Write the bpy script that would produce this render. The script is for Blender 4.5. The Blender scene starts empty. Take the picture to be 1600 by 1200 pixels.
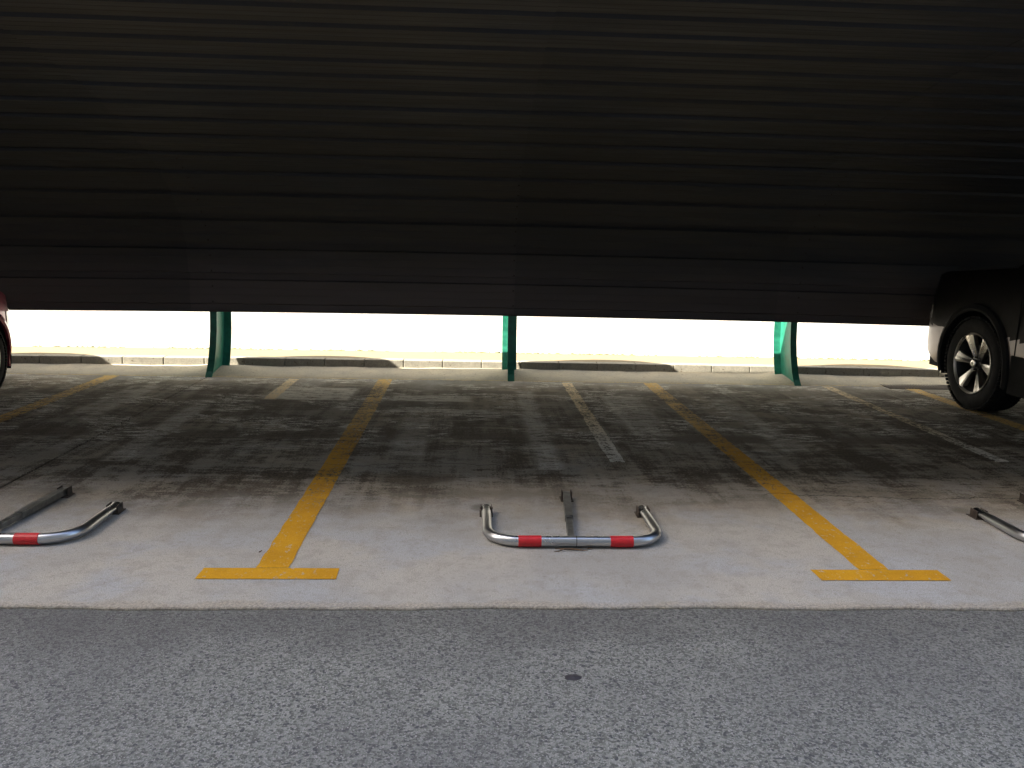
import bpy, bmesh, math, random
from mathutils import Vector, Matrix
random.seed(7)
sc = bpy.context.scene
col = sc.collection

# ------------------------------------------------------------ camera
F, PITCH, YAW, ROLL, EYE = 1297.0, 0.17633, 0.05142, 0.02335, 1.41
def cam_dir(u, v, w):
    c, s = math.cos(ROLL), math.sin(ROLL)
    u, v = c*u - s*v, s*u + c*v
    x, y, z = u, w*math.cos(PITCH) + v*math.sin(PITCH), -w*math.sin(PITCH) + v*math.cos(PITCH)
    c, s = math.cos(YAW), math.sin(YAW)
    return Vector((c*x + s*y, -s*x + c*y, z))
cd = bpy.data.cameras.new('camera')
cam = bpy.data.objects.new('camera', cd); col.objects.link(cam)
R, U, B = cam_dir(1, 0, 0), cam_dir(0, 1, 0), -cam_dir(0, 0, 1)
m = Matrix.Identity(4)
for i, a in enumerate((R, U, B)):
    for k in range(3): m[k][i] = a[k]
m[2][3] = EYE
cam.matrix_world = m
cd.lens = 36*F/1600; cd.sensor_width = 36; cd.clip_end = 600; cd.clip_start = .05
sc.camera = cam

# ------------------------------------------------------------ light
SUN = Vector((0.95, 0.335, -1.0)).normalized()          # direction the light travels
elev = math.asin(-SUN.z); azim = math.atan2(-SUN.x, -SUN.y)
w = bpy.data.worlds.new('World'); sc.world = w; w.use_nodes = True
nt = w.node_tree; nt.nodes.clear()
sky = nt.nodes.new('ShaderNodeTexSky'); sky.sky_type = 'NISHITA'; sky.sun_disc = False
sky.sun_elevation = elev; sky.sun_rotation = azim % (2*math.pi)
sky.air_density = 1.0; sky.dust_density = 4.0; sky.ozone_density = 1.0
bg = nt.nodes.new('ShaderNodeBackground'); bg.inputs[1].default_value = 0.085
wo = nt.nodes.new('ShaderNodeOutputWorld')
nt.links.new(sky.outputs[0], bg.inputs[0]); nt.links.new(bg.outputs[0], wo.inputs[0])
ld = bpy.data.lights.new('sun', 'SUN'); ld.energy = 5.0; ld.angle = math.radians(.53); ld.color = (1, .94, .84)
lo = bpy.data.objects.new('sun', ld); col.objects.link(lo)
lo.rotation_euler = SUN.to_track_quat('-Z', 'Y').to_euler(); lo.location = (-20, -10, 40)
sc.view_settings.view_transform = 'Standard'; sc.view_settings.look = 'None'
sc.view_settings.exposure = 2.7; sc.view_settings.gamma = 1; sc.view_settings.use_curve_mapping = False

# ------------------------------------------------------------ node helper
class N:
    def __init__(s, name):
        s.m = bpy.data.materials.new(name); s.m.use_nodes = True; s.t = s.m.node_tree
        s.b = s.t.nodes['Principled BSDF']
        s.pos = s.t.nodes.new('ShaderNodeNewGeometry').outputs['Position']
        s.obj = None
    def objpos(s):
        if not s.obj: s.obj = s.t.nodes.new('ShaderNodeTexCoord').outputs['Object']
        return s.obj
    def set(s, sock, v):
        if hasattr(v, 'links') or isinstance(v, bpy.types.NodeSocket): s.t.links.new(v, sock)
        elif isinstance(v, (tuple, list)) and len(v) == 3 and len(sock.default_value) == 4: sock.default_value = (*v, 1)
        else: sock.default_value = v
    def math(s, op, a, b=0.0, c=None, clamp=False):
        n = s.t.nodes.new('ShaderNodeMath'); n.operation = op; n.use_clamp = clamp
        s.set(n.inputs[0], a); s.set(n.inputs[1], b)
        if c is not None: s.set(n.inputs[2], c)
        return n.outputs[0]
    def mul(s, a, b): return s.math('MULTIPLY', a, b)
    def add(s, a, b): return s.math('ADD', a, b)
    def scale(s, v, sc_, off=(0, 0, 0)):
        n = s.t.nodes.new('ShaderNodeMapping'); s.set(n.inputs[0], v)
        n.inputs['Scale'].default_value = sc_; n.inputs['Location'].default_value = off
        return n.outputs[0]
    def noise(s, v, scale, detail=4, rough=.55, dist=0):
        n = s.t.nodes.new('ShaderNodeTexNoise'); s.set(n.inputs['Vector'], v)
        n.inputs['Scale'].default_value = scale; n.inputs['Detail'].default_value = detail
        n.inputs['Roughness'].default_value = rough; n.inputs['Distortion'].default_value = dist
        return n.outputs[0]
    def vor(s, v, scale, feat='F1', out='Distance'):
        n = s.t.nodes.new('ShaderNodeTexVoronoi'); n.feature = feat; s.set(n.inputs['Vector'], v)
        n.inputs['Scale'].default_value = scale
        return n.outputs[out]
    def ss(s, x, lo, hi, a=0.0, b=1.0):
        n = s.t.nodes.new('ShaderNodeMapRange'); n.interpolation_type = 'SMOOTHSTEP'; n.clamp = True
        s.set(n.inputs[0], x)
        if lo > hi: lo, hi, a, b = hi, lo, b, a
        for i, q in enumerate((lo, hi, a, b)): n.inputs[i+1].default_value = q
        return n.outputs[0]
    def mix(s, f, a, b, mode='MIX'):
        n = s.t.nodes.new('ShaderNodeMix'); n.data_type = 'RGBA'; n.blend_type = mode
        s.set(n.inputs[0], f); s.set(n.inputs[6], a); s.set(n.inputs[7], b)
        return n.outputs[2]
    def xyz(s, v):
        n = s.t.nodes.new('ShaderNodeSeparateXYZ'); s.set(n.inputs[0], v); return n.outputs
    def bump(s, h, strength=.3, dist=.01):
        n = s.t.nodes.new('ShaderNodeBump'); n.inputs['Strength'].default_value = strength
        n.inputs['Distance'].default_value = dist; s.set(n.inputs['Height'], h)
        s.t.links.new(n.outputs[0], s.b.inputs['Normal'])
    def out(s, color, rough=.6, metal=0.0, spec=None, coat=None):
        s.set(s.b.inputs['Base Color'], color); s.set(s.b.inputs['Roughness'], rough)
        s.set(s.b.inputs['Metallic'], metal)
        if spec is not None: s.b.inputs['Specular IOR Level'].default_value = spec
        if coat: s.b.inputs['Coat Weight'].default_value = coat; s.b.inputs['Coat Roughness'].default_value = .05
        return s.m

def bay_layers(n):
    """dirt that lies on the bays: returns (clean concrete colour, grime amount, fine grain)"""
    P = n.pos; x, y, z = n.xyz(P)
    big = n.noise(P, 1.1, 3); med = n.noise(P, 5, 5, .6); fine = n.noise(P, 60, 3, .7); grit = n.noise(P, 230, 2, .6)
    clean = n.mix(n.ss(big, .38, .62), (.315, .312, .30), (.385, .368, .332))
    clean = n.mix(n.ss(n.noise(n.scale(P, (1, 1, 1), (7, 3, 0)), 2.3, 4, .6), .45, .65), clean, (.345, .352, .358))
    clean = n.mix(n.mul(n.ss(n.noise(P, 11, 5, .7), .46, .64), .38), clean, (.25, .235, .205))
    clean = n.mix(n.mul(n.ss(fine, .56, .66), .45), clean, (.20, .17, .14))
    clean = n.mix(n.ss(grit, .30, .75), n.mix(1.0, clean, (.72, .71, .70), 'MULTIPLY'), n.mix(1.0, clean, (1.25, 1.25, 1.22), 'MULTIPLY'))
    # streaks left by tyres along the bays and by water across them
    yy = n.add(y, n.mul(n.math('SUBTRACT', n.noise(n.scale(P, (1, .6, 1), (4, 4, 0)), 1.6, 6, .6), .5), 1.5))
    zone = n.mul(n.ss(yy, 3.85, 4.75), n.ss(yy, 8.1, 7.3, 0.15, 1.0))
    across = n.noise(n.scale(P, (.6, 2.6, 1)), 1.5, 7, .68, .8)
    along = n.noise(n.scale(P, (4.2, .26, 1), (1, 5, 0)), 1.7, 7, .7, .3)
    patch = n.noise(n.scale(P, (1.1, 1.5, 1), (11, 2, 0)), 1.5, 7, .7, .8)
    mid = n.noise(n.scale(P, (.8, 2.0, 1), (5, 5, 0)), 9, 6, .8)
    speck = n.noise(n.scale(P, (1, 1.3, 1)), 85, 3, .8)
    L = n.add(n.add(n.mul(across, .30), n.mul(along, .40)), n.mul(patch, .36))
    L = n.add(L, n.add(n.mul(n.math('SUBTRACT', speck, .5), .42), n.mul(n.math('SUBTRACT', mid, .5), .42)))
    g = n.ss(L, .485, .575, .12, 1.0)
    for cy, x0, x1, wd_ in ((6.90, -6, .3, .16), (7.45, -.95, 2.6, .12), (5.75, -5, 5, .2)):
        dd = n.math('ABSOLUTE', n.math('SUBTRACT', n.add(y, n.mul(n.math('SUBTRACT', mid, .5), .3)), cy))
        bd_ = n.mul(n.ss(dd, wd_, wd_*.3, 0, .8), n.mul(n.ss(x, x0, x0+.8), n.ss(x, x1, x1-.8)))
        g = n.math('MAXIMUM', g, n.mul(bd_, n.ss(speck, .3, .5, .5, 1)))
    grime = n.mul(zone, g)
    # oil spot
    def spot(cx, cy, rx, ry, amt):
        dx = n.mul(n.math('SUBTRACT', x, cx), 1/rx); dy = n.mul(n.math('SUBTRACT', y, cy), 1/ry)
        r = n.add(n.mul(dx, dx), n.mul(dy, dy)); r = n.add(r, n.mul(n.math('SUBTRACT', med, .5), 1.6))
        return n.ss(r, 1.1, .1, 0.0, amt)
    for a in ((-.33, 4.70, .30, .17, .8), (-1.35, 4.55, .5, .12, .4), (.1, 4.42, .5, .10, .35), (2.3, 4.5, .7, .1, .35),
              (.52, 4.46, .16, .10, .45), (-2.17, 4.42, .2, .10, .45), (3.08, 4.42, .2, .1, .4), (.07, 4.19, .07, .08, .5), (.93, 4.19, .07, .08, .5),
              (-1.75, 4.19, .08, .08, .5), (2.67, 4.19, .07, .08, .5)):
        grime = n.math('MAXIMUM', grime, spot(*a))
    # scraped pale remnants
    scr = n.add(n.mul(n.noise(n.scale(P, (1.4, 5, 1), (2, 1, 0)), 4.5, 7, .8, .3), .7), n.mul(n.noise(P, 70, 3, .8), .3))
    scrm = n.mul(n.ss(scr, .505, .545), n.mul(n.ss(n.noise(n.scale(P, (1, 1.4, 1), (8, 8, 0)), 1.9, 3), .47, .56), n.mul(n.ss(y, 4.9, 6.0), .95)))
    # areas scraped clean: beside the first line, and old tyre tracks along the bays
    brk = n.add(n.mul(scr, .6), n.mul(mid, .4))
    for x0, x1, y0, y1, a_ in ((-1.80, -.98, 6.98, 7.62, .85), (-.72, .05, 6.98, 7.30, .75), (-.70, .20, 6.55, 6.72, .7), (.38, .62, 4.9, 7.6, .6), (1.15, 1.55, 5.8, 7.4, .6),
                               (-3.1, -2.75, 6.3, 7.6, .55), (2.1, 2.4, 5.4, 7.3, .5), (-2.3, -2.05, 5.0, 7.0, .5), (-.55, -.25, 5.2, 6.4, .45)):
        m_ = n.mul(n.mul(n.ss(x, x0, x0+.08), n.ss(x, x1, x1-.08)), n.mul(n.ss(y, y0, y0+.04), n.ss(y, y1, y1-.1)))
        scrm = n.math('MAXIMUM', scrm, n.mul(n.mul(m_, a_), n.ss(brk, .455, .50)))
    grime = n.mul(grime, n.math('SUBTRACT', 1.0, scrm))
    chalk = scrm
    # fine cracks running across the bays
    wob = n.mul(n.math('SUBTRACT', n.noise(n.scale(P, (1, .1, 1)), 1.3, 6, .65), .5), .5)
    crack = None
    for cy, x0, x1, k in ((6.78, -9, 0.1, .012), (5.62, -2.9, -.3, .007), (5.02, -1.1, .6, .007), (6.05, -4.5, -1.6, .006), (4.42, 1.4, 3.6, .006), (5.35, 1.6, 4.5, .007), (6.35, .3, 3.4, .008)):
        d = n.math('ABSOLUTE', n.math('SUBTRACT', n.add(y, wob), cy))
        c = n.mul(n.ss(d, k, k*.3), n.mul(n.ss(x, x0, x0+.5), n.ss(x, x1, x1-.5)))
        crack = c if crack is None else n.math('MAXIMUM', crack, c)
    # thin brown film that fades out towards the road
    fy = n.add(y, n.mul(n.math('SUBTRACT', n.noise(n.scale(P, (1, 1, 1), (6, 2, 0)), 2.1, 6, .65), .5), 1.1))
    film = n.mul(n.ss(fy, 3.85, 4.35), n.ss(y, 8.2, 7.4, .35, 1.0))
    clean = n.mix(n.mul(film, .7), clean, n.mix(1.0, clean, (.80, .72, .60), 'MULTIPLY'))
    clean = n.mix(n.mul(chalk, .9), clean, (.74, .72, .65))
    # chipped edge beside the asphalt
    ye = n.add(y, n.mul(n.math('SUBTRACT', n.noise(P, 4, 5, .7), .5), .16))
    edge = n.ss(ye, 3.06, 3.02)
    agg = n.mix(n.ss(n.noise(P, 90, 3, .7), .35, .65), (.14, .115, .09), (.42, .375, .29))
    clean = n.mix(n.mul(edge, .5), clean, agg)
    return clean, grime, crack, grit, fine, med

def dirty(n, base, grime, crack, fine, keep=1.0):
    dark = n.mix(n.ss(fine, .3, .72), (.024, .018, .012), (.105, .085, .062))
    c = n.mix(n.mul(grime, keep), base, dark)
    return n.mix(n.mul(crack, .85), c, (.012, .010, .008))

def mat_concrete():
    n = N('bay_concrete'); clean, g, ck, grit, fine, med = bay_layers(n)
    n.bump(n.add(n.add(n.mul(grit, .5), n.mul(fine, .6)), n.mul(ck, -2)), .5, .004)
    return n.out(dirty(n, clean, g, ck, fine, .97), n.ss(g, 0, 1, .95, .85), 0, .08)

def mat_paint(name, c1, c2, wear_lo, wear_hi, keep):
    n = N(name); clean, g, ck, grit, fine, med = bay_layers(n)
    x, y, z = n.xyz(n.pos)
    pc = n.mix(n.ss(med, .35, .7), c1, c2)
    pc = n.mix(n.ss(grit, .3, .7), n.mix(1.0, pc, (.8, .8, .8), 'MULTIPLY'), pc)
    pc = n.mix(n.ss(y, 5.3, 6.7), pc, n.mix(.6, pc, (.80, .58, .24)))
    flake = n.noise(n.scale(n.pos, (1, .6, 1)), 38, 5, .75)
    amt = n.ss(n.add(n.add(flake, n.mul(g, .12)), n.ss(y, 5.2, 7.0, 0, .05)), wear_lo, wear_hi)            # 1 where worn away
    base = dirty(n, clean, g, ck, fine, .97)
    paint = dirty(n, pc, n.mul(g, keep), ck, fine, 1)
    n.bump(n.add(n.mul(grit, .5), n.mul(fine, .5)), .4, .003)
    return n.out(n.mix(amt, paint, base), .85, 0, .10)

def mat_asphalt():
    n = N('asphalt'); P = n.pos
    cell = n.vor(P, 130, 'F1', 'Color'); cx = n.xyz(cell)[0]
    cell2 = n.xyz(n.vor(P, 260, 'F1', 'Color'))[1]
    big = n.noise(P, .9, 4, .6)
    c = n.mix(n.ss(cx, .0, 1.0), (.072, .076, .068), (.215, .222, .203))
    c = n.mix(n.ss(cell2, .80, .98), c, (.30, .295, .29))
    c = n.mix(n.ss(n.xyz(n.vor(n.scale(P, (1, 1, 1), (3, 3, 3)), 115, 'F1', 'Color'))[2], .90, .95), c, (.05, .052, .056))
    c = n.mix(n.ss(big, .35, .7, 0, .5), c, (.075, .074, .078))
    x, y, z = n.xyz(P)
    c = n.mix(n.ss(n.add(y, n.mul(n.noise(P, 3, 4), .5)), 2.85, 3.15, 0, .3), c, (.05, .046, .043))
    c = n.mix(n.ss(n.noise(P, 14, 5, .7), .62, .8, 0, .5), c, (.19, .16, .14))
    d = n.vor(P, 130, 'F1', 'Distance')
    n.bump(n.add(d, n.mul(n.noise(P, 300, 2), .4)), .6, .004)
    return n.out(c, .72, 0, .4)

def mat_rough(name, a, b, scale=3, grain=120, rough=.85, bump=.4, speck=None, use_obj=False):
    n = N(name); P = n.objpos() if use_obj else n.pos
    c = n.mix(n.ss(n.noise(P, scale, 5, .6), .32, .68), a, b)
    gr = n.noise(P, grain, 3, .7)
    c = n.mix(n.ss(gr, .3, .7), n.mix(1.0, c, (.72, .72, .72), 'MULTIPLY'), c)
    if speck: c = n.mix(n.ss(n.noise(P, grain*.5, 2), .64, .70), c, speck)
    n.bump(gr, bump, .004)
    return n.out(c, rough, 0, .35)

def mat_simple(name, c, rough=.5, metal=0.0, coat=None, var=.15, scale=8, spec=None):
    n = N(name)
    q = n.noise(n.objpos(), scale, 4, .6)
    cc = n.mix(n.ss(q, .3, .7), tuple(v*(1-var) for v in c), tuple(min(1, v*(1+var)) for v in c))
    n.out(cc, n.ss(q, .3, .7, rough*.85, min(1, rough*1.15)), metal, spec, coat)
    return n.m

def mat_canopy():
    n = N('weathered_roof_sheet'); P = n.pos
    streak = n.noise(n.scale(P, (.35, 5, 5)), 3, 5, .6)
    rnd = n.t.nodes.new('ShaderNodeObjectInfo').outputs['Random']
    c = n.mix(n.ss(streak, .35, .68), (.042, .040, .040), (.062, .055, .044))
    c = n.mix(n.ss(n.noise(n.scale(P, (.5, 1, 1)), .9, 4, .6), .45, .7, 0, .6), c, (.038, .044, .054))
    c = n.mix(n.ss(n.noise(n.scale(P, (2.5, 12, 12)), 3, 5, .7), .60, .72, 0, .5), c, (.09, .078, .048))
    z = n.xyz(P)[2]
    low_bounce = n.ss(n.add(z, n.mul(n.math('SUBTRACT', n.noise(n.scale(P, (.5, 1, 2)), 2.5, 5, .6), .5), .5)), 1.35, .75)  # lower sheet coloured paler, standing in for light bounced up from below
    c = n.mix(n.mul(low_bounce, .85), c, (.12, .098, .092))
    c = n.mix(n.mul(rnd, .5), c, (.023, .023, .022))
    return n.out(c, n.ss(streak, .3, .7, .5, .7), .1, .35)

M = {}
M['concrete'] = mat_concrete()
M['yellow'] = mat_paint('yellow_line_paint', (.54, .285, .018), (.46, .235, .016), .565, .68, .40)
M['yellow_old'] = mat_paint('faded_yellow_paint', (.52, .36, .07), (.46, .32, .08), .54, .68, .3)
M['white_old'] = mat_paint('worn_white_paint', (.76, .75, .70), (.70, .69, .63), .56, .68, .25)
M['asphalt'] = mat_asphalt()
M['gutter'] = mat_rough('gutter_concrete', (.40, .345, .24), (.31, .28, .21), 4, 90, .85, .4, (.12, .10, .07))
M['pavement'] = mat_rough('pavement_concrete', (.19, .15, .08), (.155, .125, .075), 2.5, 70, .85, .4)
M['coping'] = mat_rough('coping_stone', (.4, .38, .33), (.3, .29, .26))
M['kerb'] = mat_rough('kerb_stone', (.25, .23, .18), (.20, .185, .145), 9, 60, .85, .5, (.09, .075, .05))
M['wall'] = mat_rough('white_wall_render', (.86, .85, .81), (.82, .80, .75), 2, 40, .8, .2)
M['facade'] = mat_rough('facade_render', (.50, .47, .42), (.42, .40, .36), 1, 30, .85, .2)
M['earth'] = mat_rough('earth', (.18, .15, .11), (.12, .10, .07), .5, 8)
M['green'] = mat_simple('green_gloss_paint', (.014, .135, .085), .4, 0, None, .25, 14)
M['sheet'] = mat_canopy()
M['steel'] = mat_simple('galvanised_tube', (.52, .53, .54), .30, 1.0, None, .04, 3)
M['darksteel'] = mat_simple('dull_steel', (.16, .165, .16), .42, .85, None, .35, 25)
M['rust'] = mat_simple('rusty_steel', (.055, .042, .034), .75, .4, None, .4, 40)
M['red'] = mat_simple('red_band_film', (.48, .012, .018), .42, 0, None, .1, 60)
M['rubber'] = mat_simple('tyre_rubber', (.011, .011, .011), .85, 0, None, .25, 20, .3)
M['alloy'] = mat_simple('alloy_wheel', (.66, .64, .60), .30, 1.0, None, .03, 5)
M['alloydark'] = mat_simple('dark_alloy', (.05, .048, .046), .45, .6)
M['black'] = mat_simple('black_car_paint', (.003, .003, .0035), .5, 0, None, 0.0, 8, .12)
M['silver'] = mat_simple('silver_car_paint', (.15, .13, .125), .4, .6, .3, .05)
M['maroon'] = mat_simple('maroon_car_paint', (.24, .015, .045), .3, .3, 1.0, .06)
M['plastic'] = mat_simple('black_plastic', (.012, .012, .012), .85, 0, None, .1, 8, .2)
M['lens'] = mat_simple('lamp_lens', (.6, .6, .6), .08, 0, 1.0, .05)
M['plate'] = mat_simple('plate_white', (.7, .7, .68), .4)
M['moss'] = mat_simple('dry_weeds', (.09, .10, .035), .9, 0, None, .5, 60)
M['leaf'] = mat_simple('dead_leaf', (.09, .055, .03), .85, 0, None, .4, 50)
M['tar'] = mat_simple('tar', (.025, .022, .026), .6, 0, None, .3, 70)
gm = N('car_glass'); gm.out((.02, .022, .022), .04, 0, .6); M['glass'] = gm.m

# ------------------------------------------------------------ object helpers
def tag(o, label=None, cat=None, group=None, kind=None):
    if label: o['label'] = label
    if cat: o['category'] = cat
    if group: o['group'] = group
    if kind: o['kind'] = kind
    return o
def empty(name, loc=(0, 0, 0), **k):
    o = bpy.data.objects.new(name, None); o.empty_display_size = .2; o.location = loc
    col.objects.link(o); return tag(o, **k)
def obj(name, bm, mat, parent=None, smooth=False, **k):
    me = bpy.data.meshes.new(name)
    bmesh.ops.recalc_face_normals(bm, faces=bm.faces)
    bm.to_mesh(me); bm.free()
    me.materials.append(mat)
    if smooth:
        me.polygons.foreach_set('use_smooth', [True]*len(me.polygons))
        try: me.set_sharp_from_angle(angle=math.radians(35))
        except Exception: pass
    o = bpy.data.objects.new(name, me); col.objects.link(o)
    if parent: o.parent = parent
    return tag(o, **k)
def share(name, me, parent=None, loc=(0, 0, 0)):
    o = bpy.data.objects.new(name, me); col.objects.link(o); o.location = loc
    if parent: o.parent = parent
    return o
def box(bm, x0, x1, y0, y1, z0, z1, bev=0.0):
    r = bmesh.ops.create_cube(bm, size=1)
    for v in r['verts']:
        v.co = Vector(((x0+x1)/2 + v.co.x*(x1-x0), (y0+y1)/2 + v.co.y*(y1-y0), (z0+z1)/2 + v.co.z*(z1-z0)))
    if bev:
        es = list({e for v in r['verts'] for e in v.link_edges})
        bmesh.ops.bevel(bm, geom=es, offset=bev, segments=2, affect='EDGES', profile=.6)
    return bm
def BX(*a, **k): return box(bmesh.new(), *a, **k)
def strip(bm, L, Rr, close=False):
    a = [bm.verts.new(p) for p in L]; b = [bm.verts.new(p) for p in Rr]
    n_ = len(a)
    for i in range(n_ if close else n_-1):
        j = (i+1) % n_
        bm.faces.new((a[i], a[j], b[j], b[i]))
def sweep(bm, pts, rad, seg=16, caps=True, flat=None):
    """tube along pts; flat = list of z squash per point"""
    rings = []
    for i, p in enumerate(pts):
        p = Vector(p); t = (Vector(pts[min(i+1, len(pts)-1)]) - Vector(pts[max(i-1, 0)])).normalized()
        up = Vector((0, 0, 1)) if abs(t.z) < .9 else Vector((0, 1, 0))
        sx = t.cross(up).normalized(); sz = sx.cross(t).normalized()
        r = rad[i] if isinstance(rad, (list, tuple)) else rad
        k = flat[i] if flat else 1
        rings.append([bm.verts.new(p + sx*math.cos(a)*r + sz*math.sin(a)*r*k) for a in [2*math.pi*j/seg for j in range(seg)]])
    for a, b in zip(rings, rings[1:]):
        for j in range(seg): bm.faces.new((a[j], a[(j+1) % seg], b[(j+1) % seg], b[j]))
    if caps: bm.faces.new(rings[0][::-1]); bm.faces.new(rings[-1])
    return bm
def lathe_x(bm, prof, seg=48, close=False):
    """prof: (x, r) revolved about the X axis"""
    rings = [[bm.verts.new((x, r*math.cos(2*math.pi*j/seg), r*math.sin(2*math.pi*j/seg))) for j in range(seg)] for x, r in prof]
    prs = list(zip(rings, rings[1:])) + ([(rings[-1], rings[0])] if close else [])
    for a, b in prs:
        for j in range(seg): bm.faces.new((a[j], a[(j+1) % seg], b[(j+1) % seg], b[j]))
    return bm
def catmull(P, k=8):
    out = []
    Q = [2*Vector(P[0])-Vector(P[1])] + [Vector(p) for p in P] + [2*Vector(P[-1])-Vector(P[-2])]
    for i in range(1, len(Q)-2):
        a, b, c, d = Q[i-1:i+3]
        for j in range(k):
            t = j/k
            out.append(.5*((2*b) + (c-a)*t + (2*a-5*b+4*c-d)*t*t + (3*b-a-3*c+d)*t**3))
    out.append(Q[-2]); return out
class Curve:
    def __init__(s, P):
        s.p = catmull(P); s.s = [0]
        for a, b in zip(s.p, s.p[1:]): s.s.append(s.s[-1] + (b-a).length)
        s.L = s.s[-1]
    def at(s, q):
        q = min(max(q, 0), s.L)
        for i in range(len(s.s)-1):
            if q <= s.s[i+1]:
                t = (q-s.s[i])/(s.s[i+1]-s.s[i]); return s.p[i].lerp(s.p[i+1], t)
        return s.p[-1]
    def nrm(s, q):                                           # outward (up and back)
        d = (s.at(q+.02) - s.at(q-.02)).normalized(); return Vector((d[1], -d[0]))

bend = lambda x: -.0035*(x-.2)**2 if abs(x-.2) < 6 else -.126
sag = lambda x: -.0010*(x-.5)**2 if abs(x-.5) < 6 else -.036

# ------------------------------------------------------------ ground and setting
tag(obj('ground', BX(-300, 300, -300, 300, -.6, -.06), M['earth']), kind='structure')
rd = bmesh.new(); box(rd, -60, 60, -6, 3.02, -.3, -.012)
tag(obj('road', rd, M['asphalt']), kind='structure')

floor = empty('parking_floor', kind='structure')
XJ = [-60, -30, -13.97, -11.1, -8.26, -5.40, -2.54, 3.29, 9.0, 12, 30, 60]
def slab(x0, x1, gap0, gap1):
    bm = bmesh.new()
    n_ = max(4, int((x1-x0)/.02)) if abs(x0) < 6 and abs(x1) < 7 else 6
    xs = [x0+gap0 + (x1-gap1-x0-gap0)*i/n_ for i in range(n_+1)]
    front = []; r = 0
    for x in xs:
        r = r*.72 + random.uniform(-1, 1)*.0026
        front.append(3.0 + r + .006*math.sin(x*2.1) + .004*math.sin(x*7.3+1))
    top = [(x, f+.004, 0) for x, f in zip(xs, front)]; low = [(x, f, -.10) for x, f in zip(xs, front)]
    mid = [(x, f, -.006) for x, f in zip(xs, front)]
    bt = [(x, 8.62, 0) for x in xs]; bl = [(x, 8.62, -.10) for x in xs]
    V = [[bm.verts.new(p) for p in L] for L in (low, mid, top, bt, bl)]
    for a, b in zip(V, V[1:]):
        for i in range(n_): bm.faces.new((a[i], a[i+1], b[i+1], b[i]))
    bm.faces.new([L[0] for L in V]); bm.faces.new([L[-1] for L in V][::-1])
    return bm
GAP = {-2.54: .006, 3.29: .0012, -5.40: .004}
for a, b in zip(XJ, XJ[1:]):
    obj('concrete_slab', slab(a, b, GAP.get(a, .003), GAP.get(b, .003)), M['concrete'], floor)
obj('joint_filler', BX(-20, 20, 3.05, 8.6, -.09, -.014), M['tar'], floor)

# gutter strip, with small fillets of mortar around the post feet
POSTS = [-5.40, -2.525, .405, 3.28, 6.15]
g = bmesh.new()
nx, ny = 420, 8
def gz(x, y):
    z = .004 + .018*max(0, (y-8.08)/.58)**1.5
    for px in POSTS:
        d = math.hypot((x-px)/.30, (y-8.42)/.30); z += .035*math.exp(-d*d*1.6)
    dip = math.hypot((x-4.6)/.45, (y-8.15)/.2)
    return z + .0025*math.sin(x*5.1+y*9) + .002*math.sin(x*13.7)
vs = [[None]*(ny+1) for _ in range(nx+1)]
for i in range(nx+1):
    x = -9 + 20*i/nx
    for j in range(ny+1):
        y = 8.07 + (8.69+bend(x)*1.0-8.07)*j/ny
        vs[i][j] = g.verts.new((x, y, gz(x, y) if j else .0012))
for i in range(nx):
    for j in range(ny): g.faces.new((vs[i][j], vs[i+1][j], vs[i+1][j+1], vs[i][j+1]))
tag(obj('gutter', g, M['gutter'], None, True), kind='structure')

# kerb of single stones
kerb = empty('kerb', kind='structure')
KL = .41
for i in range(70):
    x0 = -13.0 + i*KL; xm = x0 + KL/2
    y = 8.67 + bend(xm) + random.uniform(-.002, .002); a = math.atan2(bend(x0+KL)-bend(x0), KL)
    bm = BX(-KL/2+.0025, KL/2-.0025, 0, .12, -.12, .10 + random.uniform(-.002, .002), bev=.008)
    for v in bm.verts:
        if v.co.y < .03 and v.co.z < .04: v.co.y -= .012
    o = obj('kerb_stone', bm, M['kerb'], kerb); o.location = (xm, y, 0); o.rotation_euler.z = a
pv = bmesh.new()
xs = [-13 + .5*i for i in range(60)]
strip(pv, [(x, 8.80+bend(x), .096) for x in xs], [(x, 9.42+bend(x), .104) for x in xs])
strip(pv, [(x, 8.80+bend(x), .096) for x in xs], [(x, 8.80+bend(x), -.1) for x in xs])
tag(obj('pavement', pv, M['pavement']), kind='structure')
obj('pavement_bed', BX(-60, 60, 8.70, 9.2, -.1, .02), M['earth'], kind='structure')

# white wall beyond the pavement
wl = empty('boundary_wall', label='long white rendered wall in full sun behind the carport', cat='wall')
bm = bmesh.new()
xs = [-30 + .5*i for i in range(140)]
secs = []
for x in xs:
    y = 9.33 + bend(x)
    secs.append([bm.verts.new(p) for p in ((x, y, 0), (x, y, 2.5), (x, y+.22, 2.5), (x, y+.22, 0))])
for a, b in zip(secs, secs[1:]):
    for k in range(4): bm.faces.new((a[k], b[k], b[(k+1) % 4], a[(k+1) % 4]))
bm.faces.new(secs[0]); bm.faces.new(secs[-1][::-1])
obj('rendered_face', bm, M['wall'], wl)
bm = bmesh.new(); secs = []
for x in xs:
    y = 9.30 + bend(x)
    secs.append([bm.verts.new(p) for p in ((x, y, 2.503), (x, y, 2.57), (x, y+.28, 2.57), (x, y+.28, 2.503))])
for a, b in zip(secs, secs[1:]):
    for k in range(4): bm.faces.new((a[k], b[k], b[(k+1) % 4], a[(k+1) % 4]))
bm.faces.new(secs[0]); bm.faces.new(secs[-1][::-1])
obj('coping', bm, M['coping'], wl)

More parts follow.
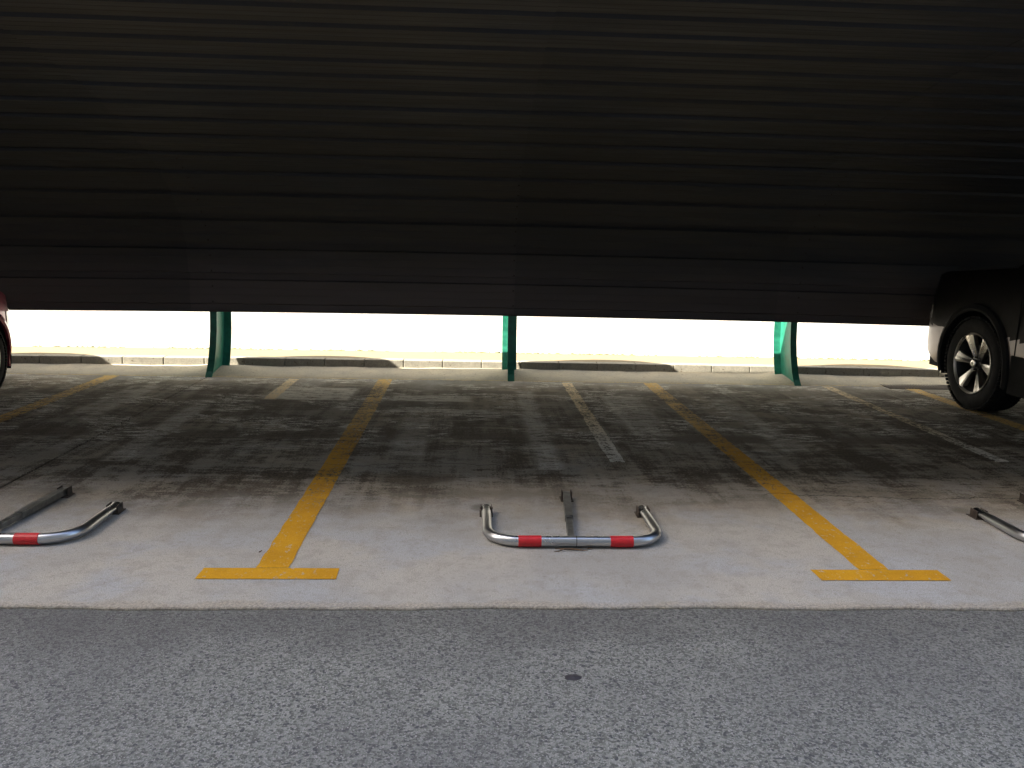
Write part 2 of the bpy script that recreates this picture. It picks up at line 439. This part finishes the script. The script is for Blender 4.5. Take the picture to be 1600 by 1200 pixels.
# weeds and dirt in the corner between wall and pavement
wd = bmesh.new()
for i in range(520):
    x = random.uniform(-5, 6.5)
    if math.sin(x*1.7)+math.sin(x*4.3+1) < random.uniform(-1.6, .9): continue
    y = 9.325 + bend(x); hgt = random.uniform(.004, .016); wdt = random.uniform(.01, .05)
    pts = [wd.verts.new((x-wdt, y, .10)), wd.verts.new((x+wdt, y, .10)), wd.verts.new((x+random.uniform(-wdt, wdt), y-.003, .104+hgt)), wd.verts.new((x, y-random.uniform(.01, .03), .104))]
    for f in ((0, 1, 2), (0, 3, 2), (3, 1, 2), (0, 1, 3)): wd.faces.new([pts[q] for q in f])
tag(obj('weeds', wd, M['moss'], label='dry weeds and dirt along the foot of the white wall', cat='weeds'), kind='stuff')

# building on the other side of the road; it shades the road
bd = empty('apartment_building', (0, -6, 0), label='tall rendered building across the road from the bays, behind the viewer', cat='building')
obj('wall', BX(-62, 22, -12, 0, -.1, 35.5), M['facade'], bd)
wm = bmesh.new(); box(wm, -.7, .7, -.02, .05, 0, 1.4, bev=.02); me_w = bpy.data.meshes.new('window'); wm.to_mesh(me_w); wm.free(); me_w.materials.append(M['glass'])
for fl in range(10):
    for i in range(15): share('window', me_w, bd, (-20 + i*2.8, 0, 1.2 + fl*3.05))

# ------------------------------------------------------------ painted lines (4 mm sheets)
def line(name, x0, x1, y0, y1, mat, z=.0025, jag=.003, label=None):
    bm = bmesh.new(); n_ = max(3, int((y1-y0)/.05))
    a, b = [], []
    for i in range(n_+1):
        y = y0 + (y1-y0)*i/n_
        a.append((x0+random.uniform(-jag, jag), y, z)); b.append((x1+random.uniform(-jag, jag), y, z))
    strip(bm, a, b); return bm
BAY = 2.612
mk = 'painted lines between the bays'
names = {-2: 'faded yellow line left of the maroon car', -1: 'leftmost yellow bay line in view, worn, its rear end beside the maroon car',
         0: 'yellow T-shaped bay line left of the central barrier', 1: 'yellow T-shaped bay line right of the central barrier',
         2: 'yellow bay line running under the front wheel of the black car'}
for k in (-2, -1, 0, 1, 2):
    x = -.826 + BAY*k
    e = empty('bay_line', (x, 0, 0), label=names[k], cat='road marking', group=mk)
    o = obj('stem', line('stem', -.068, .068, 3.372, 8.045, M['yellow']), M['yellow'], e)
    o = obj('crossbar', line('c', -.285, .285, 3.255, 3.369, M['yellow'], jag=.002), M['yellow'], e)
tag(obj('rear_line', line('rear', -9, 11, 8.050, 8.066, M['yellow_old'], z=.003), M['yellow_old'], label='thin faded yellow line along the front of the gutter', cat='road marking'))
for x, y0, y1, lb in ((.95, 5.1, 8.0, 'old worn white line right of the middle green post'),
                      (3.56, 5.2, 8.0, 'old worn white line right of the right green post'),
                      (-1.70, 7.0, 8.0, 'old worn white line right of the left green post')):
    tag(obj('old_line', line('w', x-.05, x+.05, y0, y1, M['white_old'], jag=.006), M['white_old'], label=lb, cat='road marking', group='old white lines'))

# ------------------------------------------------------------ carport sheet
PROF = Curve([(8.250, .625), (8.265, .80), (8.255, 1.0), (8.20, 1.28), (8.06, 1.54), (7.85, 1.755), (7.60, 1.92), (7.33, 2.05), (7.05, 2.16),
              (6.76, 2.25), (6.47, 2.33), (6.18, 2.40), (5.89, 2.45), (5.59, 2.49), (5.29, 2.53), (4.99, 2.56), (4.69, 2.585), (4.35, 2.605), (4.05, 2.615)])
S0, PIT = .045, .30
def section():
    pts = [(0, 0)]; k = 0
    pts += [(.006, .004)]
    s = S0
    while s < PROF.L - .1:
        pts += [(s-.040, 0), (s-.030, .026), (s+.030, .026), (s+.040, 0)]
        for q in (.12, .19): pts += [(s+q-.006, 0), (s+q, .0016), (s+q+.006, 0)]
        s += PIT
    pts = [p for p in pts if 0 <= p[0] < PROF.L-.01]; pts.append((PROF.L, 0)); return sorted(set(pts))
SEC = []
for s, d in section():
    p = PROF.at(s) + PROF.nrm(s)*d; SEC.append((s, d, p))
canopy = empty('carport_canopy', (0, 8.25, .6), label='dark curved corrugated carport sheet sweeping overhead from the green posts', cat='carport')
def sheet(x0, x1, lift, wav):
    bm = bmesh.new(); n_ = 14; rows = []
    th = .0018
    ph = random.uniform(0, 6)
    for i in range(n_+1):
        x = x0 + (x1-x0)*i/n_; row = []
        for s, d, p in SEC:
            nn = PROF.nrm(s)
            ww = wav*math.sin(x*2.2+ph)*.5 + .0015*math.sin(x*5+s*3)
            off = lift + ww*(1 if s < .5 else .3)
            row.append((x, p[0]+nn[0]*off+bend(x), p[1]+nn[1]*off+sag(x)))
        rows.append([bm.verts.new(q) for q in row])
    for a, b in zip(rows, rows[1:]):
        for j in range(len(a)-1): bm.faces.new((a[j], a[j+1], b[j+1], b[j]))
    return bm
def shpose(o):
    o.location = -canopy.location
    md = o.modifiers.new('thickness', 'SOLIDIFY'); md.thickness = .0025; md.offset = 0
edges = [-11.1, -8.26, -5.40, -2.525, .405, 3.28, 6.15, 9.0, 11.9]
for i, (a, b) in enumerate(zip(edges, edges[1:])):
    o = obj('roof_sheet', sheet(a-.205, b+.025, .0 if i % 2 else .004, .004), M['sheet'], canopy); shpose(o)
# screw heads along each post
bm = bmesh.new()
bmesh.ops.create_cone(bm, cap_ends=True, segments=8, radius1=.009, radius2=.006, depth=.008)
me_b = bpy.data.meshes.new('bolt'); bm.to_mesh(me_b); bm.free(); me_b.materials.append(M['rust'])
for px in POSTS:
    s = .10; k = 0
    while s < 1.75:
        p = PROF.at(s); nn = PROF.nrm(s)
        o = share('bolt', me_b, canopy)
        o.location = Vector((px+.012, p[0]-nn[0]*.006+bend(px), p[1]-nn[1]*.006+sag(px))) - canopy.location
        o.rotation_euler = (math.atan2(nn[0], -nn[1])*1.0, 0, 0)
        o.rotation_euler = Vector((0, -nn[0], -nn[1])).to_track_quat('Z', 'X').to_euler()
        s += .15; k += 1

# ------------------------------------------------------------ green posts
FOOT = [(8.05, 0), (8.115, .06), (8.165, .13), (8.235, .28), (8.275, .43), (8.292, .58)]
REAR = [(8.50, 0), (8.525, .06), (8.56, .13), (8.61, .28), (8.64, .43), (8.648, .58)]
def beam_lines():
    f = [Vector(p) for p in FOOT]; r = [Vector(p) for p in REAR]
    s = .15
    L = PROF.L
    while s < L-.3:
        p = PROF.at(s); nn = PROF.nrm(s); dep = .335 - .155*min(1, max(0, (s-.45)/.75)) - .09*(s/L)
        f.append(p+nn*.036); r.append(p+nn*(.036+dep)); s += .16
    return f, r
BF, BR = beam_lines()
def ribbon(line_, half, th, inward):
    bm = bmesh.new(); rows = []
    for i, p in enumerate(line_):
        t = (line_[min(i+1, len(line_)-1)]-line_[max(i-1, 0)]).normalized(); nn = Vector((t[1], -t[0]))*(-th if inward else th)
        q = p+nn
        rows.append([bm.verts.new(c) for c in ((-half, p[0], p[1]), (half, p[0], p[1]), (half, q[0], q[1]), (-half, q[0], q[1]))])
    for a, b in zip(rows, rows[1:]):
        for k in range(4): bm.faces.new((a[k], a[(k+1) % 4], b[(k+1) % 4], b[k]))
    bm.faces.new(rows[0]); bm.faces.new(rows[-1][::-1])
    return bm
def webm():
    bm = bmesh.new(); rows = []
    for i, (a, b) in enumerate(zip(BF, BR)):
        t = (b-a).normalized(); a2 = a+t*.008; b2 = b-t*.008
        rows.append([bm.verts.new(c) for c in ((-.005, a2[0], a2[1]), (.005, a2[0], a2[1]), (.005, b2[0], b2[1]), (-.005, b2[0], b2[1]))])
    for a, b in zip(rows, rows[1:]):
        for k in range(4): bm.faces.new((a[k], a[(k+1) % 4], b[(k+1) % 4], b[k]))
    bm.faces.new(rows[0]); bm.faces.new(rows[-1][::-1])
    return bm
def make_post():
    e = empty('carport_post')
    obj('front_flange', ribbon(BF, .033, .009, False), M['green'], e)
    obj('web', webm(), M['green'], e)
    obj('rear_flange', ribbon(BR, .075, .009, True), M['green'], e)
    obj('base_plate', BX(-.10, .10, 8.36, 8.60, .0, .022), M['green'], e)
    return e
def copy_tree(o, parent=None):
    c = o.copy(); col.objects.link(c); c.parent = parent
    for ch in list(o.children): copy_tree(ch, c)
    return c
proto = make_post()
plab = ['green curved steel post behind the maroon car, off to the left', 'left green curved steel post, between the maroon car and the first bay line',
        'middle green steel post, seen almost edge-on', 'right green steel post with a sunlit patch, nearest the black car',
        'green curved steel post behind the black car, off to the right']
for i, (x, lb) in enumerate(zip(POSTS, plab)):
    o = proto if i == 0 else copy_tree(proto)
    o.location = (x, bend(x), sag(x)); tag(o, lb, 'post', 'green posts carrying the carport')

# ------------------------------------------------------------ fold-down barriers
def make_barrier():
    e = empty('parking_barrier')
    rt = .0245; zc = .030; hw = .43-rt; yb = .475; rc = .15
    pts = []
    pts.append((-hw, yb, zc+.004))
    for y in (yb-.05, yb-.12, rc+.12): pts.append((-hw, y, zc))
    for k in range(9):
        a = math.pi + k*math.pi/16; pts.append((-hw+rc+rc*math.cos(a), rc+rc*math.sin(a), zc))
    for x in (-.15, 0, .15): pts.append((x, 0, zc))
    for k in range(9):
        a = -math.pi/2 + k*math.pi/16; pts.append((hw-rc+rc*math.cos(a), rc+rc*math.sin(a), zc))
    for y in (rc+.12, yb-.12, yb-.05): pts.append((hw, y, zc))
    pts.append((hw, yb, zc+.004))
    rad = [rt]*len(pts); flat = [1.0]*len(pts)
    for i in (0, 1, 2): flat[i] = flat[-1-i] = (.62, .72, .9)[i]
    obj('tube_frame', sweep(bmesh.new(), pts, rad, 20, True, flat), M['steel'], e, True)
    for x in (-.213, .213):
        obj('red_band', sweep(bmesh.new(), [(x-.053, 0, zc), (x+.053, 0, zc)], rt+.0016, 24), M['red'], e, True)
    obj('tube_joint', sweep(bmesh.new(), [(.0, 0, zc), (.004, 0, zc)], rt+.001, 20), M['darksteel'], e, True)
    for x in (-hw, hw):
        b = bmesh.new()
        for s in (-1, 1): box(b, x+s*.027-.002, x+s*.027+.002, yb-.055, yb+.006, 0, .046, bev=.001)
        box(b, x-.034, x+.034, yb-.06, yb+.03, 0, .004)
        sweep(b, [(x-.033, yb-.02, .035), (x+.033, yb-.02, .035)], .006, 8)
        obj('pivot_bracket', b, M['rust'], e)
    # square leg in two telescoping lengths
    def bar(y0, y1, x0, x1, hw_, z0, z1):
        b = BX(-hw_, hw_, y0, y1, z0, z1, bev=.003)
        for v in b.verts: v.co.x += x0 + (x1-x0)*(v.co.y-y0)/(y1-y0)
        return b
    obj('leg_bar', bar(.022, .40, -.018, .012, .0155, .012, .040), M['darksteel'], e)
    obj('leg_sleeve', bar(.32, .725, .006, .038, .0190, .010, .044), M['darksteel'], e)
    b = bmesh.new(); box(b, .038-.034, .038+.034, .67, .75, 0, .005)
    for s in (-1, 1): box(b, .038+s*.025-.002, .038+s*.025+.002, .69, .74, .005, .048)
    obj('leg_bracket', b, M['rust'], e)
    return e
bp = make_barrier()
for i, (x, lb) in enumerate(((.498, 'steel U-shaped parking barrier with two red bands lying folded in the middle bay'),
                             (-2.175, 'folded steel parking barrier in the left bay, cut by the left picture edge'),
                             (3.10, 'folded steel parking barrier in the right bay, cut by the right picture edge'))):
    o = bp if i == 0 else copy_tree(bp)
    o.location = (x, 3.625, 0.0); tag(o, lb, 'parking barrier', 'folded parking barriers')

# ------------------------------------------------------------ cars
def make_wheel(e, x, y, R_, rim, wdt, side, spokes, parent_name='wheel'):
    """side: -1 = outer face looks towards -X"""
    w_ = empty('wheel'); w_.parent = e; w_.location = (x, y, R_)
    s = side
    prof = [(-.5*wdt*.82, rim-.012), (-.5*wdt*.95, rim+.012), (-.5*wdt, (rim+R_)/2), (-.5*wdt*.96, R_-.035), (-.5*wdt*.82, R_-.012), (-.5*wdt*.6, R_),
            (0, R_+.001), (.5*wdt*.6, R_), (.5*wdt*.82, R_-.012), (.5*wdt*.96, R_-.035), (.5*wdt, (rim+R_)/2), (.5*wdt*.95, rim+.012), (.5*wdt*.82, rim-.012)]
    t = bmesh.new(); lathe_x(t, prof, 96, True)
    obj('tyre', t, M['rubber'], w_, True)
    tr = bmesh.new()                                  # tread blocks
    for k in range(72):
        a = 2*math.pi*k/72
        for xo in (-.40, -.14, .14, .40):
            b = bmesh.new(); box(b, (xo-.1)*wdt, (xo+.1)*wdt, -.011, .011, R_-.02, R_+.004 if abs(xo) < .3 else R_-.003)
            bmesh.ops.rotate(b, verts=b.verts, cent=(0, 0, 0), matrix=Matrix.Rotation(a+.02*(xo > 0), 3, 'X'))
            me = bpy.data.meshes.new('t'); b.to_mesh(me); b.free(); tr.from_mesh(me); bpy.data.meshes.remove(me)
    tag(obj('tread', tr, M['rubber'], w_), kind='stuff')
    o = s*.5*wdt
    rm = bmesh.new(); lathe_x(rm, [(o*.98, rim+.004), (o*1.0, rim-.003), (o*.93, rim-.014), (o*.86, rim-.016), (o*.86, rim-.006)], 72, True)
    obj('rim', rm, M['alloy'], w_, True)
    rm = bmesh.new(); lathe_x(rm, [(o*.855, rim-.006), (o*.855, rim-.016), (o*.5, rim-.034), (-o*.8, rim-.03), (-o*.8, rim-.02), (o*.4, rim-.015)], 72, True)
    obj('rim_barrel', rm, M['alloydark'], w_, True)
    bk = bmesh.new(); lathe_x(bk, [(o*.22, .0001), (o*.22, rim*.62), (o*.12, rim*.62), (o*.12, .0001)], 40)
    obj('brake_disc', bk, M['alloydark'], w_, True)
    bk = bmesh.new(); lathe_x(bk, [(-o*.3, .0001), (-o*.3, rim-.03)], 40)
    obj('backing_plate', bk, M['plastic'], w_)
    for k in range(spokes):                            # each spoke flares towards the rim, with a ridge and a side wall
        a = 2*math.pi*(k+.12)/spokes; b = bmesh.new()
        r0, r1 = .055, rim-.010; rows = []
        for q in range(7):
            t_ = q/6; r = r0+(r1-r0)*t_; hwid = (.021+.030*t_**1.6)*rim/.26
            xo = o*(.66+.30*t_**.7); rid = -s*-.006*(1-t_)
            pts = [(xo-s*.045, -hwid*1.1), (xo-s*.004, -hwid), (xo+s*.001, -hwid*.55), (xo-s*.012*(1-t_*.6), hwid*.15), (xo-s*.02*(1-t_*.4), hwid), (xo-s*.05, hwid*1.1)]
            ca, sa = math.cos(a), math.sin(a)
            rows.append([b.verts.new((px, r*ca-py*sa, r*sa+py*ca)) for px, py in pts])
        for A, B_ in zip(rows, rows[1:]):
            for j in range(6): b.faces.new((A[j], A[(j+1) % 6], B_[(j+1) % 6], B_[j]))
        b.faces.new(rows[0]); b.faces.new(rows[-1][::-1])
        obj('spoke', b, M['alloy'], w_, False)
    hb = bmesh.new(); lathe_x(hb, [(o*.2, .075), (o*.62, .068), (o*.68, .050), (o*.70, .034), (o*.86, .030), (o*.88, .024), (o*.88, .0001)], 32)
    hub = obj('hub', hb, M['alloydark'], w_, True)
    cp = bmesh.new(); lathe_x(cp, [(o*.84, .0325), (o*.90, .029), (o*.915, .02), (o*.915, .0001)], 24)
    obj('hub_cap', cp, M['alloy'], w_, True)
    nu = bmesh.new()
    for k in range(6):
        a = 2*math.pi*(k+.5)/6
        b_ = [(o*.80, .0085), (o*.80, .0001)]
        c = (r_ := .052)
        for (xa, ra), (xb, rb) in (((o*.6, .009), (o*.78, .008)), ((o*.78, .008), (o*.80, .0005))):
            A = [nu.verts.new((xa, c*math.cos(a)+ra*math.cos(z), c*math.sin(a)+ra*math.sin(z))) for z in [i*math.pi/3 for i in range(6)]]
            B2 = [nu.verts.new((xb, c*math.cos(a)+rb*math.cos(z), c*math.sin(a)+rb*math.sin(z))) for z in [i*math.pi/3 for i in range(6)]]
            for i in range(6): nu.faces.new((A[i], A[(i+1) % 6], B2[(i+1) % 6], B2[i]))
    obj('lug_nuts', nu, M['alloydark'], w_)
    em = bmesh.new()                                   # small oval marque ring on the cap
    pts = [(o*.93, .013*math.cos(i*math.pi/8), .009*math.sin(i*math.pi/8)) for i in range(17)]
    sweep(em, pts, .0018, 6, False); sweep(em, [(o*.93, 0, -.008), (o*.93, 0, .008)], .0016, 6)
    obj('emblem', em, M['alloydark'], w_)
    return w_

def interp(T, x):
    if x <= T[0][0]: return T[0][1]
    for (a, b), (c, d) in zip(T, T[1:]):
        if x <= c: return b+(d-b)*(x-a)/(c-a)
    return T[-1][1]
def make_car(cx, ynose, L, W, wheels, R_, rim, tw, topline, botline, belt, lower_m, upper_m, split, spokes, label, cat='car'):
    """nose at +Y. topline/botline: (distance from nose, z)"""
    e = empty('parked_car', (cx, ynose, 0), label=label, cat=cat, group='cars parked under the carport')
    arch = R_+.055; hw = W/2
    NU, NV = 190, 30
    def plan(d, z):                                    # half width
        k = 1.0
        if d < .55: k = 1 - .30*((.55-d)/.55)**2.6
        if L-d < .45: k = 1 - .20*((.45-(L-d))/.45)**2.4
        t = 0
        if z > belt: t = .34*(z-belt)/.6*.9
        low = .03*max(0, (.35-z)/.2)
        bulge = -.02*((z-.62)/.4)**2 if z < belt else -.02*((belt-.62)/.4)**2
        return hw*k + bulge - t*.55 - low
    def yend(d, z):                                    # nose slopes back with height
        if d < .4: return .10*((z-.55)/.45)**2*(1-d/.4)
        if L-d < .4: return -.08*((z-.6)/.6)**2*(1-(L-d)/.4)
        return 0
    grid = {}
    parts = {}
    def P(i, j, s):
        d = L*i/NU; zt = interp(topline, d); zb = interp(botline, d)
        z = zb+(zt-zb)*j/NV
        for wy in wheels:                              # snap to the wheel arch
            dd, dz = d-wy, z-R_; r = math.hypot(dd, dz)
            if abs(r-arch) < .026 and z > .12: dd, dz = dd*arch/r, dz*arch/r; return (s*plan(d, z), -(wy+dd)-yend(d, z), R_+dz), d, z, True
        return (s*plan(d, z), -d-yend(d, z), z), d, z, False
    bms = {k: bmesh.new() for k in ('body', 'lower', 'glass')}
    cache = {}
    def vert(key, i, j, s):
        k = (key, i, j, s)
        if k not in cache: cache[k] = bms[key].verts.new(P(i, j, s)[0])
        return cache[k]
    def inside(d, z): return any(math.hypot(d-wy, z-R_) < arch-.004 for wy in wheels)
    d_w0, d_w1 = None, None
    ws = [d for d, z in topline if z > belt+.15]; d_w0, d_w1 = min(ws), max(ws)
    for s in (-1, 1):
        for i in range(NU):
            for j in range(NV):
                d = L*(i+.5)/NU; zt = interp(topline, d); zb = interp(botline, d); z = zb+(zt-zb)*(j+.5)/NV
                if inside(d, z): continue
                key = 'lower' if z < split else 'body'
                if z > belt+.04 and z < zt-.09 and d_w0-.25 < d < d_w1+.2:
                    if min(abs(d-q) for q in (d_w0+(d_w1-d_w0)*.42, )) > .05: key = 'glass'
                bms[key].faces.new([vert(key, *q, s) for q in ((i, j), (i+1, j), (i+1, j+1), (i, j+1))])
    # top skin (bonnet, roof) with crown, and end faces
    NX = 12
    for i in range(NU):
        d = L*(i+.5)/NU; zt0 = interp(topline, d); slope = abs(interp(topline, d+.03)-interp(topline, d-.03))/.06
        key = 'glass' if (zt0 > belt+.05 and slope > .35) else 'body'
        for k in range(NX):
            q = []
            for ii, kk in ((i, k), (i+1, k), (i+1, k+1), (i, k+1)):
                (x, y, z), *_ = P(ii, NV, 1); t = -1+2*kk/NX
                q.append(bms[key].verts.new((x*t, y, z+.045*(1-t*t))))
            bms[key].faces.new(q)
    for i in (0, NU):
        for j in range(NV):
            z = P(i, j, 1)[2]; key = 'lower' if z < split else 'body'
            for k in range(NX):
                q = []
                for jj, kk in ((j, k), (j+1, k), (j+1, k+1), (j, k+1)):
                    (x, y, zz), *_ = P(i, jj, 1); t = -1+2*kk/NX
                    bul = .13*(1-t**4) if i == 0 else -.08*(1-t**4)
                    q.append(bms[key].verts.new((x*t, y+bul, zz+(.045*(1-t*t) if jj == NV else 0))))
                bms[key].faces.new(q)
    for k, b in bms.items(): bmesh.ops.remove_doubles(b, verts=b.verts, dist=.0008)
    obj('body', bms['body'], upper_m, e, True); obj('lower_panel', bms['lower'], lower_m, e, True); obj('window', bms['glass'], M['glass'], e, True)
    # underbody and wheel wells
    ub = bmesh.new(); zf = .30
    cuts = sorted(wheels)
    box(ub, -hw+.10, hw-.10, -(cuts[0]-arch), -.25, zf-.02, .55); box(ub, -hw+.10, hw-.10, -(cuts[1]-arch), -(cuts[0]+arch), zf-.06, .5)
    box(ub, -hw+.10, hw-.10, -L+.2, -(cuts[1]+arch), zf, .55); box(ub, -hw+.36, hw-.36, -L+.3, -.4, zf-.02, .9)
    obj('underbody', ub, M['plastic'], e)
    for wy in wheels:
        for s in (-1, 1):
            li = bmesh.new(); A, B2, C2 = [], [], []
            for k in range(25):
                a = -.35+(math.pi+.7)*k/24; yy, zz = -wy+arch*math.cos(a), R_+arch*math.sin(a); zz = max(zz, .16)
                xo = s*(plan(wy, .6)-.004); A.append((xo, yy, zz)); B2.append((s*(hw-.36), yy, zz))
            strip(li, A, B2); obj('wheel_well', li, M['plastic'], e, True)
            fl = bmesh.new(); rows = []
            for k in range(33):
                a = -.30+(math.pi+.6)*k/32; ca, sa = math.cos(a), math.sin(a)
                rr = []
                for r_, xx in ((arch-.012, .0), (arch-.012, .022), (arch+.010, .030), (arch+.045, .018), (arch+.055, -.01)):
                    yy, zz = -wy+r_*ca, R_+r_*sa; d = -yy
                    rr.append(fl.verts.new((s*(plan(max(d, .0), max(.3, min(zz, belt)))+xx), yy-yend(d, zz), max(zz, .14))))
                rows.append(rr)
            for a_, b_ in zip(rows, rows[1:]):
                for k in range(4): fl.faces.new((a_[k], a_[k+1], b_[k+1], b_[k]))
            obj('wheel_arch', fl, M['plastic'] if upper_m is M['black'] else upper_m, e, True)
            make_wheel(e, s*(hw-tw/2-.005), -wy, R_, rim, tw, s, spokes)
    # lamps, grille, plate, mirrors, sill, door seams, handles
    for s in (-1, 1):
        hl = bmesh.new(); rows = []
        zc = split+.10
        for k in range(7):
            d = .06+.30*k/6; rows.append([hl.verts.new((s*(plan(d, z)+.006), -d-yend(d, z), z)) for z in (zc-.07+.03*k/6, zc, zc+.08)])
        for a_, b_ in zip(rows, rows[1:]):
            for k in range(2): hl.faces.new((a_[k], a_[k+1], b_[k+1], b_[k]))
        obj('headlight', hl, M['lens'], e, True)
        tl = BX(s*(plan(L-.15, .9))-.02, s*(plan(L-.15, .9))+.02, -L+.03, -L+.2, belt-.32, belt-.03, bev=.01); obj('tail_light', tl, M['red'], e)
        mr = BX(s*(hw+.10)-.09, s*(hw+.10)+.09, -d_w0-.20, -d_w0-.10, belt+.04, belt+.20, bev=.03); obj('mirror', mr, upper_m, e, True)
        sl = BX(s*(hw-.025)-.03, s*(hw-.025)+.03, -(cuts[1]-arch-.06), -(cuts[0]+arch+.06), .24, max(.32, split-.12), bev=.012); obj('side_sill', sl, M['plastic'], e)
        for dd in (cuts[0]+arch+.10, (cuts[0]+cuts[1])/2+.15):
            z0 = max(.36, R_); p0 = plan(dd, .6)
            b_ = bmesh.new(); box(b_, s*p0-.0035, s*p0+.0035, -dd-.004, -dd+.004, z0, belt); obj('door_seam', b_, M['plastic'], e)
            hb = BX(s*(p0+.015)-.012, s*(p0+.015)+.012, -dd-1.0, -dd-.84, belt-.13, belt-.10, bev=.006); obj('door_handle', hb, upper_m, e)
    gr = BX(-.42, .42, .04, .16, split+.02, split+.16, bev=.02); obj('grille', gr, M['plastic'], e)
    pl = BX(-.26, .26, .10, .165, .42, .53, bev=.004); obj('number_plate', pl, M['plate'], e)
    return e
make_car(5.29, 8.02, 4.75, 1.88, (1.07, 3.84), .412, .265, .265,
         [(0, 1.0), (.12, 1.08), (.5, 1.18), (1.45, 1.25), (2.15, 1.74), (2.6, 1.80), (4.1, 1.78), (4.55, 1.66), (4.7, 1.10), (4.75, 1.0)],
         [(0, .48), (.3, .43), (.5, .34), (4.1, .34), (4.75, .46)], 1.14, M['silver'], M['black'], .68, 6,
         'black off-road car with silver lower panels and six-spoke alloy wheels, at the right edge')
make_car(-4.80, 7.64, 3.95, 1.70, (.72, 3.22), .315, .205, .19,
         [(0, .68), (.15, .76), (.5, .88), (1.0, .98), (1.65, 1.42), (2.1, 1.48), (3.3, 1.44), (3.75, 1.1), (3.95, .9)],
         [(0, .27), (.3, .22), (3.6, .24), (3.95, .36)], .94, M['maroon'], M['maroon'], .50, 5,
         'maroon small car with alloy wheels, at the left edge')

# ------------------------------------------------------------ small things
# drain grate of two rows of bars by the black car
gt = empty('drain_grate', (4.55, 8.06, -.001), label='rusty slotted drain grate in the gutter by the black car', cat='drain grate')
obj('frame', box(box(BX(-.38, .38, -.13, -.115, -.008, .006), -.38, .38, .115, .13, -.008, .006), -.38, .38, -.012, .012, -.008, .005), M['rust'], gt)
me_bar = bpy.data.meshes.new('grate_bar'); b = BX(-.006, .006, -.112, .112, -.008, .009); b.to_mesh(me_bar); b.free(); me_bar.materials.append(M['rust'])
for i in range(26): share('grate_bar', me_bar, gt, (-.365+.0292*i, 0, 0))
# twig and dead leaves caught under the central tube
tw = empty('twig', (.475, 3.575, .004), label='dry brown twig on the concrete in front of the middle barrier', cat='twig')
obj('stalk', sweep(bmesh.new(), [(-.075, .012, .004), (-.03, .004, .006), (.01, .006, .005), (.05, -.004, .004), (.075, 0, .003)], [.002, .004, .005, .003, .0015], 6), M['leaf'], tw)
obj('side_shoot', sweep(bmesh.new(), [(-.04, .004, .005), (-.06, -.018, .005), (-.085, -.022, .003)], [.003, .0025, .001], 6), M['leaf'], tw)
def leaf(x, y, r, rot, label, mat='leaf', z=.003):
    bm = bmesh.new(); c = bm.verts.new((0, 0, .004)); ring = []
    for k in range(10):
        a = 2*math.pi*k/10; q = r*(1 if k % 5 else 1.25)*random.uniform(.85, 1.1)
        ring.append(bm.verts.new((q*math.cos(a), q*.55*math.sin(a), random.uniform(0, .005))))
    for k in range(10): bm.faces.new((c, ring[k], ring[(k+1) % 10]))
    o = obj('dead_leaf', bm, M[mat]); o.location = (x, y, z); o.rotation_euler.z = rot
    tag(o, label, 'leaf')
leaf(-1.86, 3.78, .014, .4, 'tiny dark leaf beside the left barrier tube')
leaf(-.92, 3.55, .010, 1.1, 'tiny dark leaf on the left yellow bay line')
leaf(.56, 3.60, .014, .2, 'small dead leaf right of the twig by the middle barrier')
bm = bmesh.new(); c = bm.verts.new((0, 0, .006)); ring = [bm.verts.new((.030*math.cos(a)*random.uniform(.85, 1.1), .021*math.sin(a)*random.uniform(.85, 1.1), 0)) for a in [i*math.pi/8 for i in range(16)]]
for k in range(16): bm.faces.new((c, ring[k], ring[(k+1) % 16]))
o = obj('tar_spot', bm, M['tar'], label='dark oval lump pressed into the grey asphalt in the foreground', cat='tar spot'); o.location = (.352, 2.50, -.0115)
